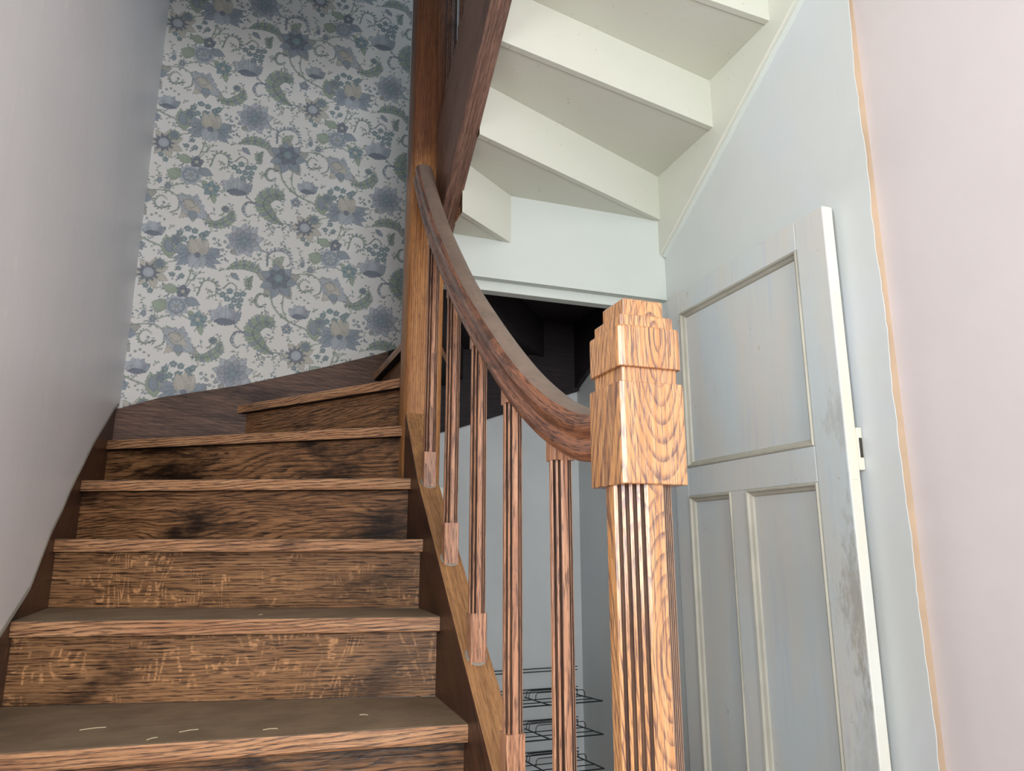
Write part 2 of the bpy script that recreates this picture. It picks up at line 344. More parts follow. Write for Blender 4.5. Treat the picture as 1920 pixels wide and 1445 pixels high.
# ---------------------------------------------------------------- wallpaper: flat print, drawn once as a repeat and laid on the wall in half-drop
MOTIFS=[
 ('stem',[(129,-222),(133,-285),(172,-338),(227,-370),(281,-389)],5,'g'),
 ('stem',[(178,-241),(179,-308),(209,-372)],4,'g'),
 ('stem',[(255,-123),(300,-107),(371,-77),(428,-95)],4,'g'),
 ('stem',[(393,43),(409,102),(416,145)],4,'g'),
 ('stem',[(398,44),(437,107),(465,121)],3,'g'),
 ('stem',[(513,-89),(467,-115),(449,-148)],3,'g'),
 ('stem',[(203,-144),(256,-133),(301,-135),(339,-162)],4,'g'),
 ('stem',[(149,-510),(192,-511),(218,-513)],4,'b'),
 ('stem',[(82,-47),(54,-32),(27,-16)],4,'g'),
 ('stem',[(589,-79),(629,-125),(679,-140)],4,'b'),
 ('stem',[(286,-474),(329,-456),(391,-440)],3,'g'),
 ('peony',[(-4,-6)],65),
 ('berry',[(-126,-17)],12,'b'),
 ('berry',[(-103,-43)],12,'b'),
 ('berry',[(-82,-24)],12,'b'),
 ('berry',[(-69,-49)],12,'b'),
 ('berry',[(-59,-9)],12,'b'),
 ('berry',[(-89,-64)],12,'b'),
 ('leaf',[(-101,-64),(-128,-92)],14,'n'),
 ('leaf',[(-55,-57),(-33,-78)],13,'n'),
 ('hook',[(100,-114),(104,-59),(143,-36),(183,-48),(197,-86),(181,-105)],19,'b'),
 ('leaf',[(121,-111),(171,-60)],19,'g'),
 ('fern',[(-65,-150),(-16,-125),(36,-127),(90,-159)],26,'g'),
 ('leaf',[(-47,-163),(-10,-196)],12,'b'),
 ('fern',[(43,-170),(28,-201),(35,-234)],18,'g'),
 ('star',[(152,-180)],77),
 ('hook',[(114,-253),(75,-248),(58,-284),(79,-312),(104,-293)],14,'g'),
 ('tulip',[(249,-310)],46),
 ('berry',[(219,-273)],8,'b'),
 ('berry',[(235,-253)],8,'b'),
 ('berry',[(252,-244)],8,'b'),
 ('berry',[(268,-255)],8,'b'),
 ('berry',[(287,-267)],8,'b'),
 ('floret',[(202,-397)],21,'b'),
 ('berry',[(187,-427)],7,'n'),
 ('berry',[(229,-404)],7,'n'),
 ('berry',[(260,-415)],7,'n'),
 ('berry',[(250,-397)],7,'n'),
 ('leaf',[(328,-442),(300,-334)],30,'g'),
 ('leaf',[(323,-418),(305,-348)],19,'b'),
 ('peonyb',[(341,-353)],23),
 ('floret',[(353,-318)],13,'t'),
 ('floret',[(383,-295)],13,'t'),
 ('floret',[(411,-302)],13,'t'),
 ('floret',[(440,-319)],13,'t'),
 ('floret',[(450,-342)],13,'t'),
 ('floret',[(372,-345)],13,'t'),
 ('floret',[(404,-337)],13,'t'),
 ('floret',[(428,-359)],13,'t'),
 ('floret',[(396,-362)],13,'t'),
 ('floret',[(457,-307)],13,'t'),
 ('carn',[(431,-412)],81),
 ('bigfern',[(150,-515),(101,-487),(63,-434),(81,-386),(122,-372),(141,-393)],40,'g'),
 ('hook',[(26,-430),(-9,-432),(-24,-471),(1,-503),(21,-485)],14,'b'),
 ('daisy',[(249,-515)],58),
 ('peonyb',[(288,-471)],23),
 ('berry',[(190,-499)],11,'b'),
 ('berry',[(200,-529)],11,'b'),
 ('berry',[(221,-551)],11,'b'),
 ('floret',[(362,-481)],11,'t'),
 ('floret',[(341,-512)],11,'t'),
 ('floret',[(377,-514)],11,'t'),
 ('floret',[(244,-572)],11,'t'),
 ('floret',[(263,-594)],11,'t'),
 ('hook',[(305,-201),(261,-216),(242,-189),(262,-160),(290,-173)],12,'g'),
 ('hook',[(340,-172),(333,-212),(303,-231)],7,'g'),
 ('paisley',[(394,-195)],67),
 ('fern',[(446,-258),(502,-257),(549,-222),(553,-181)],26,'g'),
 ('peonyb',[(526,-181)],16),
 ('floret',[(458,-94)],32,'t'),
 ('leaf',[(467,-115),(478,-164)],12,'g'),
 ('leaf',[(437,-79),(417,-56)],11,'g'),
 ('tulip',[(564,-57)],62),
 ('floret',[(546,29)],13,'t'),
 ('floret',[(574,49)],13,'t'),
 ('floret',[(603,37)],13,'t'),
 ('floret',[(619,13)],13,'t'),
 ('floret',[(566,11)],13,'t'),
 ('floret',[(593,10)],13,'t'),
 ('floret',[(615,-13)],13,'t'),
 ('floret',[(628,41)],13,'t'),
 ('floret',[(586,-17)],13,'t'),
 ('hook',[(549,61),(572,85),(597,73),(595,52)],6,'n'),
 ('round',[(370,-42)],42),
 ('leaf',[(333,-57),(273,-35)],32,'g'),
 ('leaf',[(396,-8),(462,-29)],21,'b'),
 ('floret',[(389,25)],26,'d'),
 ('leaf',[(371,22),(305,45)],21,'g'),
 ('hook',[(446,15),(467,80),(510,76),(517,30),(484,10)],18,'g'),
 ('leaf',[(250,-104),(248,-69)],11,'b'),
 ('floret',[(286,-109)],14,'b'),
 ('berry',[(329,100)],7,'t'),
 ('berry',[(351,119)],7,'t'),
 ('berry',[(367,84)],7,'t'),
 ('berry',[(344,77)],7,'t'),
 ('berry',[(45,-87)],7,'t'),
 ('berry',[(71,-83)],7,'t'),
 ('berry',[(114,-11)],7,'t'),
 ('berry',[(154,-5)],7,'t'),
 ('berry',[(117,-536)],7,'t'),
 ('berry',[(114,-560)],7,'t'),
]

TW, TH, TD = 0.618, 0.608, 0.298
BIG = 1.28
PX = 0.0012
nW, nH, nD = int(round(TW / PX)), int(round(TH / PX)), int(round(TD / PX))
GROUND = np.array([0.80, 0.795, 0.765])
tile = np.tile(GROUND, (nH, nW, 1))
PAL = {'b': ((0.42, 0.48, 0.54), (0.18, 0.23, 0.28)), 'g': ((0.50, 0.57, 0.47), (0.20, 0.28, 0.27)), 't': ((0.36, 0.47, 0.50), (0.16, 0.25, 0.29)),
       'n': ((0.52, 0.53, 0.50), (0.26, 0.29, 0.30)), 'd': ((0.29, 0.33, 0.40), (0.14, 0.17, 0.22)), 'c': ((0.68, 0.66, 0.60), (0.36, 0.37, 0.36)),
       'l': ((0.60, 0.64, 0.68), (0.25, 0.31, 0.37)), 'p': ((0.52, 0.54, 0.59), (0.22, 0.26, 0.32))}
PAL = {k: tuple(tuple(x ** 1.6 for x in c) for c in v) for k, v in PAL.items()}
def win(x0, x1, z0, z1):
    cs = np.arange(int(x0 / PX) - 2, int(x1 / PX) + 3); rs = np.arange(int(z0 / PX) - 2, int(z1 / PX) + 3)
    cc, rr = np.meshgrid(cs, rs); i = np.floor_divide(cc, nW)
    return cc * PX, rr * PX, (rr - i * nD) % nH, cc - i * nW
def lay(r, c, m, col):
    m = np.clip(m, 0, 1)[..., None]; tile[r, c] = tile[r, c] * (1 - m) + np.array(col) * m
def sstep(d, w=0.0011): return np.clip(0.5 - d / w, 0, 1)
def leaf(x0, z0, x1, z1, w, pal, rib=True, a=0.9):
    w = w * 1.2
    L = math.hypot(x1 - x0, z1 - z0); ux, uz = (x1 - x0) / L, (z1 - z0) / L
    X, Z, r, c = win(min(x0, x1) - w, max(x0, x1) + w, min(z0, z1) - w, max(z0, z1) + w)
    u = ((X - x0) * ux + (Z - z0) * uz) / L; v = -(X - x0) * uz + (Z - z0) * ux
    prof = w * np.sin(np.pi * np.clip(u, 0, 1) ** 0.85); prof = prof * (1 + 0.10 * np.sin(u * 40))
    d = np.where((u < 0) | (u > 1), 0.01, np.abs(v) - prof)
    fill, edge = PAL[pal]
    lay(r, c, sstep(d) * a, fill)
    lay(r, c, sstep(d) * np.clip(0.75 - u * 1.1, 0, 1) * 0.55, tuple(k * 0.62 for k in fill))
    if w > 0.0045: lay(r, c, sstep(d) * np.clip(np.sin((u * L - np.abs(v) * 0.9) / 0.0052 * 6.283) * 2 - 0.9, 0, 1) * 0.5, edge)
    lay(r, c, sstep(np.abs(v) - prof * 0.45) * sstep(d) * 0.35, tuple(min(1, k * 1.25) for k in fill))
    lay(r, c, sstep(np.abs(d + 0.0006) - 0.0007) * 0.75, edge)
    if rib: lay(r, c, sstep(np.abs(v) - 0.0005) * sstep(d) * 0.6, edge)
def disc(x, z, R, pal, ring=True):
    X, Z, r, c = win(x - R, x + R, z - R, z + R); d = np.hypot(X - x, Z - z) - R
    lay(r, c, sstep(d) * 0.9, PAL[pal][0])
    if ring: lay(r, c, sstep(np.abs(d + 0.0008) - 0.0008) * 0.75, PAL[pal][1])
def curve(pts, n=12):
    P = [np.array(p, float) for p in pts]; P = [2 * P[0] - P[1]] + P + [2 * P[-1] - P[-2]]; out = []
    for i in range(1, len(P) - 2):
        for k in range(n):
            t = k / n; a, b, c, d = P[i - 1], P[i], P[i + 1], P[i + 2]
            out.append(0.5 * (2 * b + (c - a) * t + (2 * a - 5 * b + 4 * c - d) * t * t + (3 * b - a - 3 * c + d) * t ** 3))
    return out + [P[-2]]
def stroke(pts, w, col, a=0.9, taper=False):
    q = np.array(pts); X, Z, r, c = win(q[:, 0].min() - w, q[:, 0].max() + w, q[:, 1].min() - w, q[:, 1].max() + w)
    D = np.full(X.shape, 9.0)
    for i in range(len(q) - 1):
        e = q[i + 1] - q[i]; l2 = max(e @ e, 1e-12); t = np.clip(((X - q[i][0]) * e[0] + (Z - q[i][1]) * e[1]) / l2, 0, 1)
        ww = w * (1 - 0.75 * (i / len(q)) if taper else 1)
        D = np.minimum(D, np.hypot(X - q[i][0] - t * e[0], Z - q[i][1] - t * e[1]) - ww)
    lay(r, c, sstep(D) * a, col)
def petals(x, z, R, n, w, pal, rot=0.0, r0=0.15, rib=True):
    for k in range(n):
        a = rot + 2 * math.pi * k / n
        leaf(x + R * r0 * math.cos(a), z + R * r0 * math.sin(a), x + R * math.cos(a), z + R * math.sin(a), R * w, pal, rib)
def floret(x, z, R, pal):
    petals(x, z, R, 5, 0.36, pal, 0.3, 0.05, False); disc(x, z, R * 0.25, 'c', True)
def draw(kind, P, *a):
    x, z = P[0]
    if kind == 'stem':
        q = curve(P); stroke(q, a[0] * 0.0008, PAL[a[1]][1], 0.65); stroke(q, a[0] * 0.00028, PAL[a[1]][0], 0.7)
        for i in range(6, len(q) - 4, 9):
            t = q[i + 1] - q[i]; s = 1 if (i // 9) % 2 else -1; nn = np.array([-t[1], t[0]]) * s; nn = nn / (np.hypot(*nn) + 1e-9); t = t / (np.hypot(*t) + 1e-9)
            e = q[i] + nn * 0.010 + t * 0.012; leaf(q[i][0], q[i][1], e[0], e[1], 0.0030, a[1], False, 0.8)
    elif kind == 'berry': disc(x, z, a[0] / 1000 * 0.62, a[1]); disc(x + 0.001, z + 0.001, a[0] / 1000 * 0.25, 'c', False)
    elif kind == 'leaf': leaf(x, z, *P[1], a[0] / 1000 * 0.85, a[1])
    elif kind == 'floret': floret(x, z, a[0] / 1000 * 1.25, a[1])
    elif kind in ('hook', 'fern', 'bigfern'):
        q = curve(P, 10); w = a[0] / 1000 * 1.25
        for i in range(1, len(q) - 1, 2 if kind != 'hook' else 3):
            t = q[i + 1] - q[i - 1]; t = t / (np.hypot(*t) + 1e-9); nn = np.array([-t[1], t[0]]); k = math.sin(math.pi * (i / len(q)) ** 0.8) * 0.8 + 0.2
            for s in ((1, -1) if kind != 'hook' else (1,)):
                e = q[i] + (nn * s * w * 0.8 + t * w * 0.55) * k
                leaf(q[i][0], q[i][1], e[0], e[1], max(0.0022, w * 0.22 * k), a[1] if (i // 2) % 3 else ('b' if a[1] == 'g' else 'l'), False, 0.9)
        stroke(q, 0.0042 if kind == 'bigfern' else 0.0036, PAL[a[1]][1], 0.8, True); stroke(q, 0.0009, PAL[a[1]][0], 0.7, True)
        if kind == 'bigfern':
            for i in range(4, len(q) - 6, 3):
                m0 = q[i]; m1 = q[i] * 0.72 + np.mean(q, axis=0) * 0.28; stroke([m0, m1], 0.0012, PAL['b'][1], 0.7)
    elif kind in ('peony', 'peonyb'):
        R = a[0] / 1000 * BIG; petals(x, z, R, 9, 0.24, 'l' if kind == 'peony' else 'g', 0.2); petals(x, z, R * 0.78, 8, 0.26, 'p' if kind == 'peony' else 'b', 0.55)
        petals(x, z, R * 0.52, 7, 0.28, 'b', 0.1); disc(x, z, R * 0.16, 't')
    elif kind == 'star':
        R = a[0] / 1000 * BIG; petals(x, z, R * 1.02, 5, 0.22, 'n', 0.35); petals(x, z, R * 0.85, 7, 0.24, 'b', 0.9); petals(x, z + R * 0.12, R * 0.55, 6, 0.28, 'd', 0.2, 0.1); disc(x, z + R * 0.15, R * 0.2, 't')
    elif kind == 'tulip':
        R = a[0] / 1000 * BIG
        for an, pal, l in ((2.5, 'l', 1), (0.6, 'b', 1), (1.95, 'l', 0.95), (1.15, 'p', 0.95), (1.57, 'l', 0.9)):
            leaf(x, z - R * 0.5, x + R * l * math.cos(an), z - R * 0.5 + R * l * 1.15 * math.sin(an), R * 0.30, pal)
        leaf(x - R * 0.55, z - R * 0.45, x + R * 0.6, z - R * 0.45, R * 0.18, 'd', False)
    elif kind == 'carn':
        R = a[0] / 1000 * BIG
        for an in (0.1, 0.45, -0.3, 2.7, 3.05, 3.45, -0.65, 3.8): leaf(x, z, x + R * math.cos(an), z + R * 0.9 * math.sin(an), R * 0.16, 'b')
        for an in (1.1, 1.57, 2.0): leaf(x, z - R * 0.1, x + R * 0.75 * math.cos(an), z + R * 0.85 * math.sin(an), R * 0.22, 'c')
        for an in (-1.1, -1.57, -2.05): leaf(x, z + R * 0.1, x + R * 0.6 * math.cos(an), z + R * 0.65 * math.sin(an), R * 0.2, 'l')
        disc(x, z, R * 0.12, 'd')
    elif kind == 'daisy':
        R = a[0] / 1000 * BIG; petals(x + R * 0.15, z, R, 7, 0.2, 'c', 0.5); petals(x, z, R * 0.62, 11, 0.13, 'd', 0.1); disc(x, z, R * 0.3, 'l')
    elif kind == 'paisley':
        R = a[0] / 1000 * BIG
        for an, l, pal in ((2.3, 1.0, 'g'), (-0.6, 1.2, 'n'), (-1.5, 0.8, 'n'), (-2.3, 0.9, 'c'), (1.4, 0.8, 'l')): leaf(x, z, x + R * l * math.cos(an), z + R * l * math.sin(an), R * 0.2, pal)
        leaf(x - R * 0.75, z + R * 0.6, x + R * 0.75, z - R * 0.55, R * 0.42, 'l'); leaf(x - R * 0.5, z + R * 0.4, x + R * 0.4, z - R * 0.25, R * 0.24, 'c'); disc(x, z - R * 0.4, R * 0.22, 'b')
        stroke(curve([(x - R * 0.6, z + R * 0.2), (x - R * 0.2, z + R * 0.45), (x + R * 0.1, z + R * 0.1), (x - R * 0.15, z - R * 0.05)]), 0.0012, PAL['b'][1], 0.8)
    elif kind == 'round':
        R = a[0] / 1000 * BIG; petals(x, z, R, 10, 0.24, 'l', 0.1); disc(x, z, R * 0.62, 'b'); petals(x, z, R * 0.55, 7, 0.25, 'l', 0.4); disc(x, z, R * 0.16, 'n')
for _ in range(130):        # fine sprigs and tendrils between the flowers
    x_, z_, an_ = random.uniform(0, TW), random.uniform(0, TH), random.uniform(0, 6.28); pal_ = random.choice('gngbgt'); l_ = random.uniform(0.014, 0.034)
    q_ = curve([(x_, z_), (x_ + l_ * math.cos(an_), z_ + l_ * math.sin(an_)), (x_ + l_ * 1.5 * math.cos(an_ + 0.7), z_ + l_ * 1.5 * math.sin(an_ + 0.7))], 5)
    stroke(q_, 0.0010, PAL[pal_][1], 0.55)
    for i_ in range(1, len(q_), 2):
        b_ = an_ + (1.1 if (i_ // 2) % 2 else -0.9); leaf(q_[i_][0], q_[i_][1], q_[i_][0] + 0.010 * math.cos(b_), q_[i_][1] + 0.010 * math.sin(b_), 0.0026, pal_, False, 0.7)
for m_ in MOTIFS: draw(m_[0], [(p[0] / 1000, p[1] / 1000) for p in m_[1]], *m_[2:])
tile = tile * 0.88 + GROUND * 0.12
def wallpaper(x0, x1, z0, z1, step):
    nx, nz = int((x1 - x0) / step), int((z1 - z0) / step)
    xs = np.linspace(x0, x1, nx + 1); zz = np.linspace(z0, z1, nz + 1); X, Z = np.meshgrid(xs, zz)
    me = bpy.data.meshes.new('wallpaper'); nv = X.size
    me.vertices.add(nv); me.vertices.foreach_set('co', np.stack([X, np.full_like(X, 3.1675), Z], -1).astype(np.float32).ravel())
    a = (np.arange(nz)[:, None] * (nx + 1) + np.arange(nx)[None]).ravel()
    q = np.stack([a, a + 1, a + nx + 2, a + nx + 1], -1).astype(np.int32)
    me.loops.add(q.size); me.loops.foreach_set('vertex_index', q.ravel())
    me.polygons.add(len(q)); me.polygons.foreach_set('loop_start', np.arange(0, q.size, 4, dtype=np.int32)); me.polygons.foreach_set('loop_total', np.full(len(q), 4, np.int32))
    me.update(calc_edges=True)
    U, Vv = (X + 0.1495) / TW, Z - 1.865; i = np.floor(U); fx = (U - i) * (nW - 1e-6); fz = ((Vv - i * TD) / TH) % 1 * nH
    c = np.clip(fx.astype(int), 0, nW - 1); r0 = fz.astype(int) % nH
    col = np.ones((nv, 4), np.float32); col[:, :3] = tile[r0, c].reshape(-1, 3)
    at = me.color_attributes.new('print', 'FLOAT_COLOR', 'POINT'); at.data.foreach_set('color', col.ravel())
    return me
t = NT('floral_wallpaper_print'); at = t.n('VertexColor', dict(layer_name='print')); vv = t.tc.outputs['Object']
c_ = t.mix(t.math('MULTIPLY', t.step(t.noise(vv, 2.0, 4, 0.6), 0.4, 0.7), 0.10), at.outputs[0], srgb(214, 200, 172), 'MULTIPLY')
t.bump(t.noise(vv, 320, 2), 0.12, 0.001); M['wallpaper'] = t.out(c_, 0.62, 0.3)
wp = link('wallpaper', wallpaper(-0.578, 0.56, 0.98, 4.0, 0.0028), M['wallpaper'], wb); wp['label'] = 'off-white floral wallpaper with blue and green scrolling flowers'
# ================================================================ THE STAIRCASE
st = empty('staircase', (0.46, 1.0, FLOOR))
tag(st, 'old dark oak winding staircase with fluted balusters, newel posts and curved handrail', 'staircase')
RS = 0.185; TT = 0.036
N = {-2: ((.43, .76), (0, .76)), -1: ((.43, 1.0), (0, 1.0)), 0: ((.43, 1.245), (0, 1.25)), 1: ((.43, 1.497), (lx(1.56), 1.575)), 2: ((.43, 1.756), (lx(1.96), 1.963)),
     3: ((.43, 1.972), (lx(2.3), 2.315)), 4: ((.43, 2.171), (lx(2.6), 2.60)), 5: ((.43, 2.315), (lx(3.02), 3.022)), 6: ((.427, 2.415), (-.12, 3.14)),
     7: ((.47, 2.42), (.44, 3.14)), 8: ((.52, 2.42), (.80, 3.14)), 9: ((.565, 2.37), (1.20, 3.14)), 10: ((.57, 2.189), (1.43, 2.858)),
     11: ((.57, 1.998), (1.43, 2.344)), 12: ((.57, 1.787), (1.43, 1.963)), 13: ((.57, 1.59), (1.43, 1.635)), 14: ((.57, 1.37), (1.43, 1.36)),
     15: ((.57, 1.14), (1.43, 1.11)), 16: ((.57, .90), (1.43, .87))}
CA = Vector((lx(3.14) - 0.004, 3.144)); CB = Vector((1.434, 3.144))
BOUND = [(Vector((lx(-1) - 0.004, -1)), CA), (CA, CB), (CB, Vector((1.434, -1)))]
def hit(p, d):
    best = None
    for i, (a, b) in enumerate(BOUND):
        e = b - a; den = d.x * e.y - d.y * e.x
        if abs(den) < 1e-9: continue
        w = a - p; tt = (w.x * e.y - w.y * e.x) / den; s = (w.x * d.y - w.y * d.x) / den
        if tt > 0 and -0.02 <= s <= 1.02 and (best is None or tt < best[0]): best = (tt, i)
    return p + d * best[0], best[1]
def line(k, off):
    I, O = Vector(N[k][0]), Vector(N[k][1]); d = (O - I).normalized(); up = Vector((d.y, -d.x))
    p = I + up * off - d * 0.006
    if k >= 9: p = p + d * (((0.566 if k <= 10 else 0.5712) - p.x) / d.x)
    elif k >= 7: p = p - d * 0.03
    q, s = hit(p, d)
    return p, q, s
def local(v, k):
    """object frame with +x along the nosing, so that the grain runs along the board"""
    I, O = Vector(N[k][0]), Vector(N[k][1]); d = (O - I).normalized(); a = math.atan2(d.y, d.x)
    mw = Matrix.Translation((I.x, I.y, RS * k)) @ Matrix.Rotation(a, 4, 'Z'); inv = mw.inverted()
    return [inv @ Vector(p) for p in v], mw
def split_y(me, y, mw):
    bm = bmesh.new(); bm.from_mesh(me); inv = mw.inverted()
    bmesh.ops.bisect_plane(bm, geom=bm.verts[:] + bm.edges[:] + bm.faces[:], plane_co=inv @ Vector((0, y, 0)), plane_no=inv.to_3x3() @ Vector((0, 1, 0)))
    bm.to_mesh(me); bm.free()
def put(name, v, f, k, mats, choose, bevel):
    lv, mw = local(v, k); me = mesh(name, lv, f)
    if 8 <= k <= 11: split_y(me, CLOSET_Y + 0.015, mw)
    r3 = mw.to_3x3()
    for p in me.polygons: p.material_index = choose(r3 @ p.normal, mw @ p.center)
    o = link(name, me, mats, None, bevel); o.parent = st
    o.matrix_parent_inverse = Matrix.Translation(-st.location); o.matrix_basis = mw
    return o
FLECK = {3: 'riser_fleck', 2: 'riser_fleck', 1: 'riser'}
for k in range(-2, 17):
    z = RS * k
    # riser under nosing k
    a, b, _ = line(k, 0.030); c, d, _ = line(k, 0.052)
    zb = z - RS - (TT + 0.003 if k >= 9 else 0)
    if k == -2: zb = FLOOR
    zt = z - TT + 0.002
    v, f = prism([(a.x, a.y), (b.x, b.y), (d.x, d.y), (c.x, c.y)], lambda x, y: (x, y, zb), lambda x, y: (x, y, zt))
    I, O = Vector(N[k][0]), Vector(N[k][1]); dd = (O - I).normalized(); up = Vector((dd.y, -dd.x, 0))
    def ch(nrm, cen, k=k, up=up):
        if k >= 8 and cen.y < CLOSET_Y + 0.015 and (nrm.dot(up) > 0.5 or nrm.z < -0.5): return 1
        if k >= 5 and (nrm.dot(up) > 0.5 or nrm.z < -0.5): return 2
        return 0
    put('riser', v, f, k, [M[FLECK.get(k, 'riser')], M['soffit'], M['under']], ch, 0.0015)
    # tread k
    if k == 16: continue
    a, b, s0 = line(k, 0.0); c, d, s1 = line(k + 1, 0.031)
    poly = [(a.x, a.y), (b.x, b.y)]
    if s0 == 0 and s1 >= 1: poly.append((CA.x, CA.y))
    if s0 <= 1 and s1 == 2: poly.append((CB.x, CB.y))
    poly += [(d.x, d.y), (c.x, c.y)]
    v, f = prism(poly, lambda x, y: (x, y, z - TT), lambda x, y: (x, y, z))
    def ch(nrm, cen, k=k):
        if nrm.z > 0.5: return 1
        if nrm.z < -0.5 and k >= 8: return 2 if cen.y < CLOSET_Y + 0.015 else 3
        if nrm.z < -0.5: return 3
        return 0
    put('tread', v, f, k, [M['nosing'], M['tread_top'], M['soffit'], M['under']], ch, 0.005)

# ---- stringers
STOP = [(-0.2, -0.98), (0.9, -0.19), (1.339, 0.14), (1.58, 0.331), (1.797, 0.508), (2.066, 0.724), (2.318, 0.993)]
def strip(tab, y0, y1): return [(y0, interp(tab, y0))] + [p for p in sorted(tab) if y0 < p[0] < y1] + [(y1, interp(tab, y1))]
top = strip(STOP, 0.80, 2.292)
poly = [(y, z) for y, z in top] + [(2.292, 0.62), (1.6, 0.02), (1.2, -0.30), (0.80, FLOOR + 0.02)]
v, f = prism(poly, lambda y, z: (0.43, y, z), lambda y, z: (0.492, y, z))
me = mesh('stringer', v, f)
for p in me.polygons:
    p.material_index = 1 if p.normal.z > 0.3 and abs(p.normal.x) < 0.3 else 0
o = link('stringer', me, [M['string'], M['string_top']], st, 0.003); o['label'] = 'thick dark oak stringer carrying the balusters, dusty tan top edge'
poly = [(y, z) for y, z in LTOP if y > 0.6] + [(3.17, 0.45), (2.0, -0.1), (1.2, -0.45), (0.7, -0.5)]
v, f = prism(poly, lambda y, z: (lx(y), y, z), lambda y, z: (lx(y) - 0.028, y, z))
o = link('stringer', mesh('stringer', v, f), M['string'], st, 0.002)
BT = [(-0.578, 1.062), (-0.417, 1.123), (-0.118, 1.196), (0.204, 1.297), (0.453, 1.382), (0.9, 1.57), (1.2, 1.76), (1.455, 1.95)]
BB = [(1.455, 1.285), (1.038, 1.137), (0.851, 1.07), (0.4, 0.93), (-0.578, 0.62)]
v, f = prism(BT + BB, lambda x, z: (x, 3.14, z), lambda x, z: (x, 3.169, z))
me = mesh('stringer', v, f)
bm = bmesh.new(); bm.from_mesh(me); bmesh.ops.bisect_plane(bm, geom=bm.verts[:] + bm.edges[:] + bm.faces[:], plane_co=(0.5, 0, 0), plane_no=(1, 0, 0)); bm.to_mesh(me); bm.free()
for p in me.polygons: p.material_index = 1 if p.center.x > 0.5 else 0
o = link('stringer', me, [M['string_x'], M['under']], st, 0.002); o['label'] = 'rough dark oak wall stringer under the wallpaper'
# right wall stringer: dark in the cupboard, painted white in front of the partition
RB = [(0.6, 2.66), (0.9, 2.50), (1.469, 2.163), (2.29, 1.672), (2.97, 1.360), (3.169, 1.285)]
poly = RB + [(3.169, 1.95), (2.6, 2.12), (1.0, 2.96), (0.6, 3.1)]
v, f = prism(poly, lambda y, z: (1.43, y, z), lambda y, z: (1.4556, y, z))
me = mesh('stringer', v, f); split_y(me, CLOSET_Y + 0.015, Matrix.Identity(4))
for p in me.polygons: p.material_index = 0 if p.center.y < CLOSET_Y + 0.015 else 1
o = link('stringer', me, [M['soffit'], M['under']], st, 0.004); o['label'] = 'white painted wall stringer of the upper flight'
v, f = tube([(1.453, y, z - 0.004 + 0.002 * math.sin(y * 40)) for y, z in [(1.0 + i * 0.05, interp(RB, 1.0 + i * 0.05)) for i in range(27)]], 0.011, 8)
link('plaster_fillet', mesh('plaster_fillet', v, f), M['lintel'], o, 0, 2, True)
# upper inner stringer
UB = [(0.9, 2.56), (1.628, 2.05), (2.37, 1.53)]; UT = [(2.37, 1.98), (1.918, 2.268), (1.6, 2.49), (0.9, 2.98)]
v, f = prism(UB + UT, lambda y, z: (0.512, y, z), lambda y, z: (0.572, y, z))
o = link('stringer', mesh('stringer', v, f), M['string_up'], st, 0.004); o['label'] = 'reddish brown oak stringer of the upper flight'

# ---- posts and balusters with reeded corners
def reeded(h, leg, n, depth, seg=4):
    P = []; G = []
    for q in range(4):
        a = math.pi / 2 * q; ca, sa = math.cos(a), math.sin(a)
        A = Vector((h, h - leg)); B = Vector((h - leg, h)); nrm = Vector((1, 1)).normalized(); L = (B - A)
        m_ = 0.06; pts = [A]
        for g in range(n):
            for s in range(seg + 1):
                u = m_ + (1 - 2 * m_) * (g + (0.22 + 0.56 * s / seg)) / n
                pts.append(A + L * u - nrm * depth * math.sin(math.pi * s / seg))
        pts.append(B)
        for i, p in enumerate(pts):
            P.append((p.x * ca - p.y * sa, p.x * sa + p.y * ca)); G.append(0 < i < len(pts) - 1 and (i - 1) % (seg + 1) < seg)
    return P, G
def reeded_shaft(x, y, z0, z1, h, leg, n, depth):
    P, G = reeded(h, leg, n, depth); v, f = prism(P, lambda a, b: (x + a, y + b, z0), lambda a, b: (x + a, y + b, z1))
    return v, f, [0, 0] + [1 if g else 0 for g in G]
def rsq(h, r, seg=3):
    P = []
    for q in range(4):
        a0 = math.pi / 2 * q
        cx, cy = [(h - r, h - r), (-h + r, h - r), (-h + r, -h + r), (h - r, -h + r)][q]
        for s in range(seg + 1):
            a = a0 + math.pi / 2 * s / seg; P.append((cx + r * math.cos(a), cy + r * math.sin(a)))
    return P
def block(x, y, z0, z1, h, r, ch0=0, ch1=0):
    rings = [(z0, h - ch0)] + ([(z0 + ch0, h)] if ch0 else []) + ([(z1 - ch1, h)] if ch1 else []) + [(z1, h - ch1)]
    V = []; F = []; n = None
    for z, hh in rings:
        P = rsq(hh, r); n = len(P); V += [(x + a, y + b, z) for a, b in P]
    for i in range(len(rings) - 1):
        for k in range(n): F.append([i * n + k, i * n + (k + 1) % n, (i + 1) * n + (k + 1) % n, (i + 1) * n + k])
    F.append(list(range(n))[::-1]); F.append([(len(rings) - 1) * n + k for k in range(n)])
    return V, F
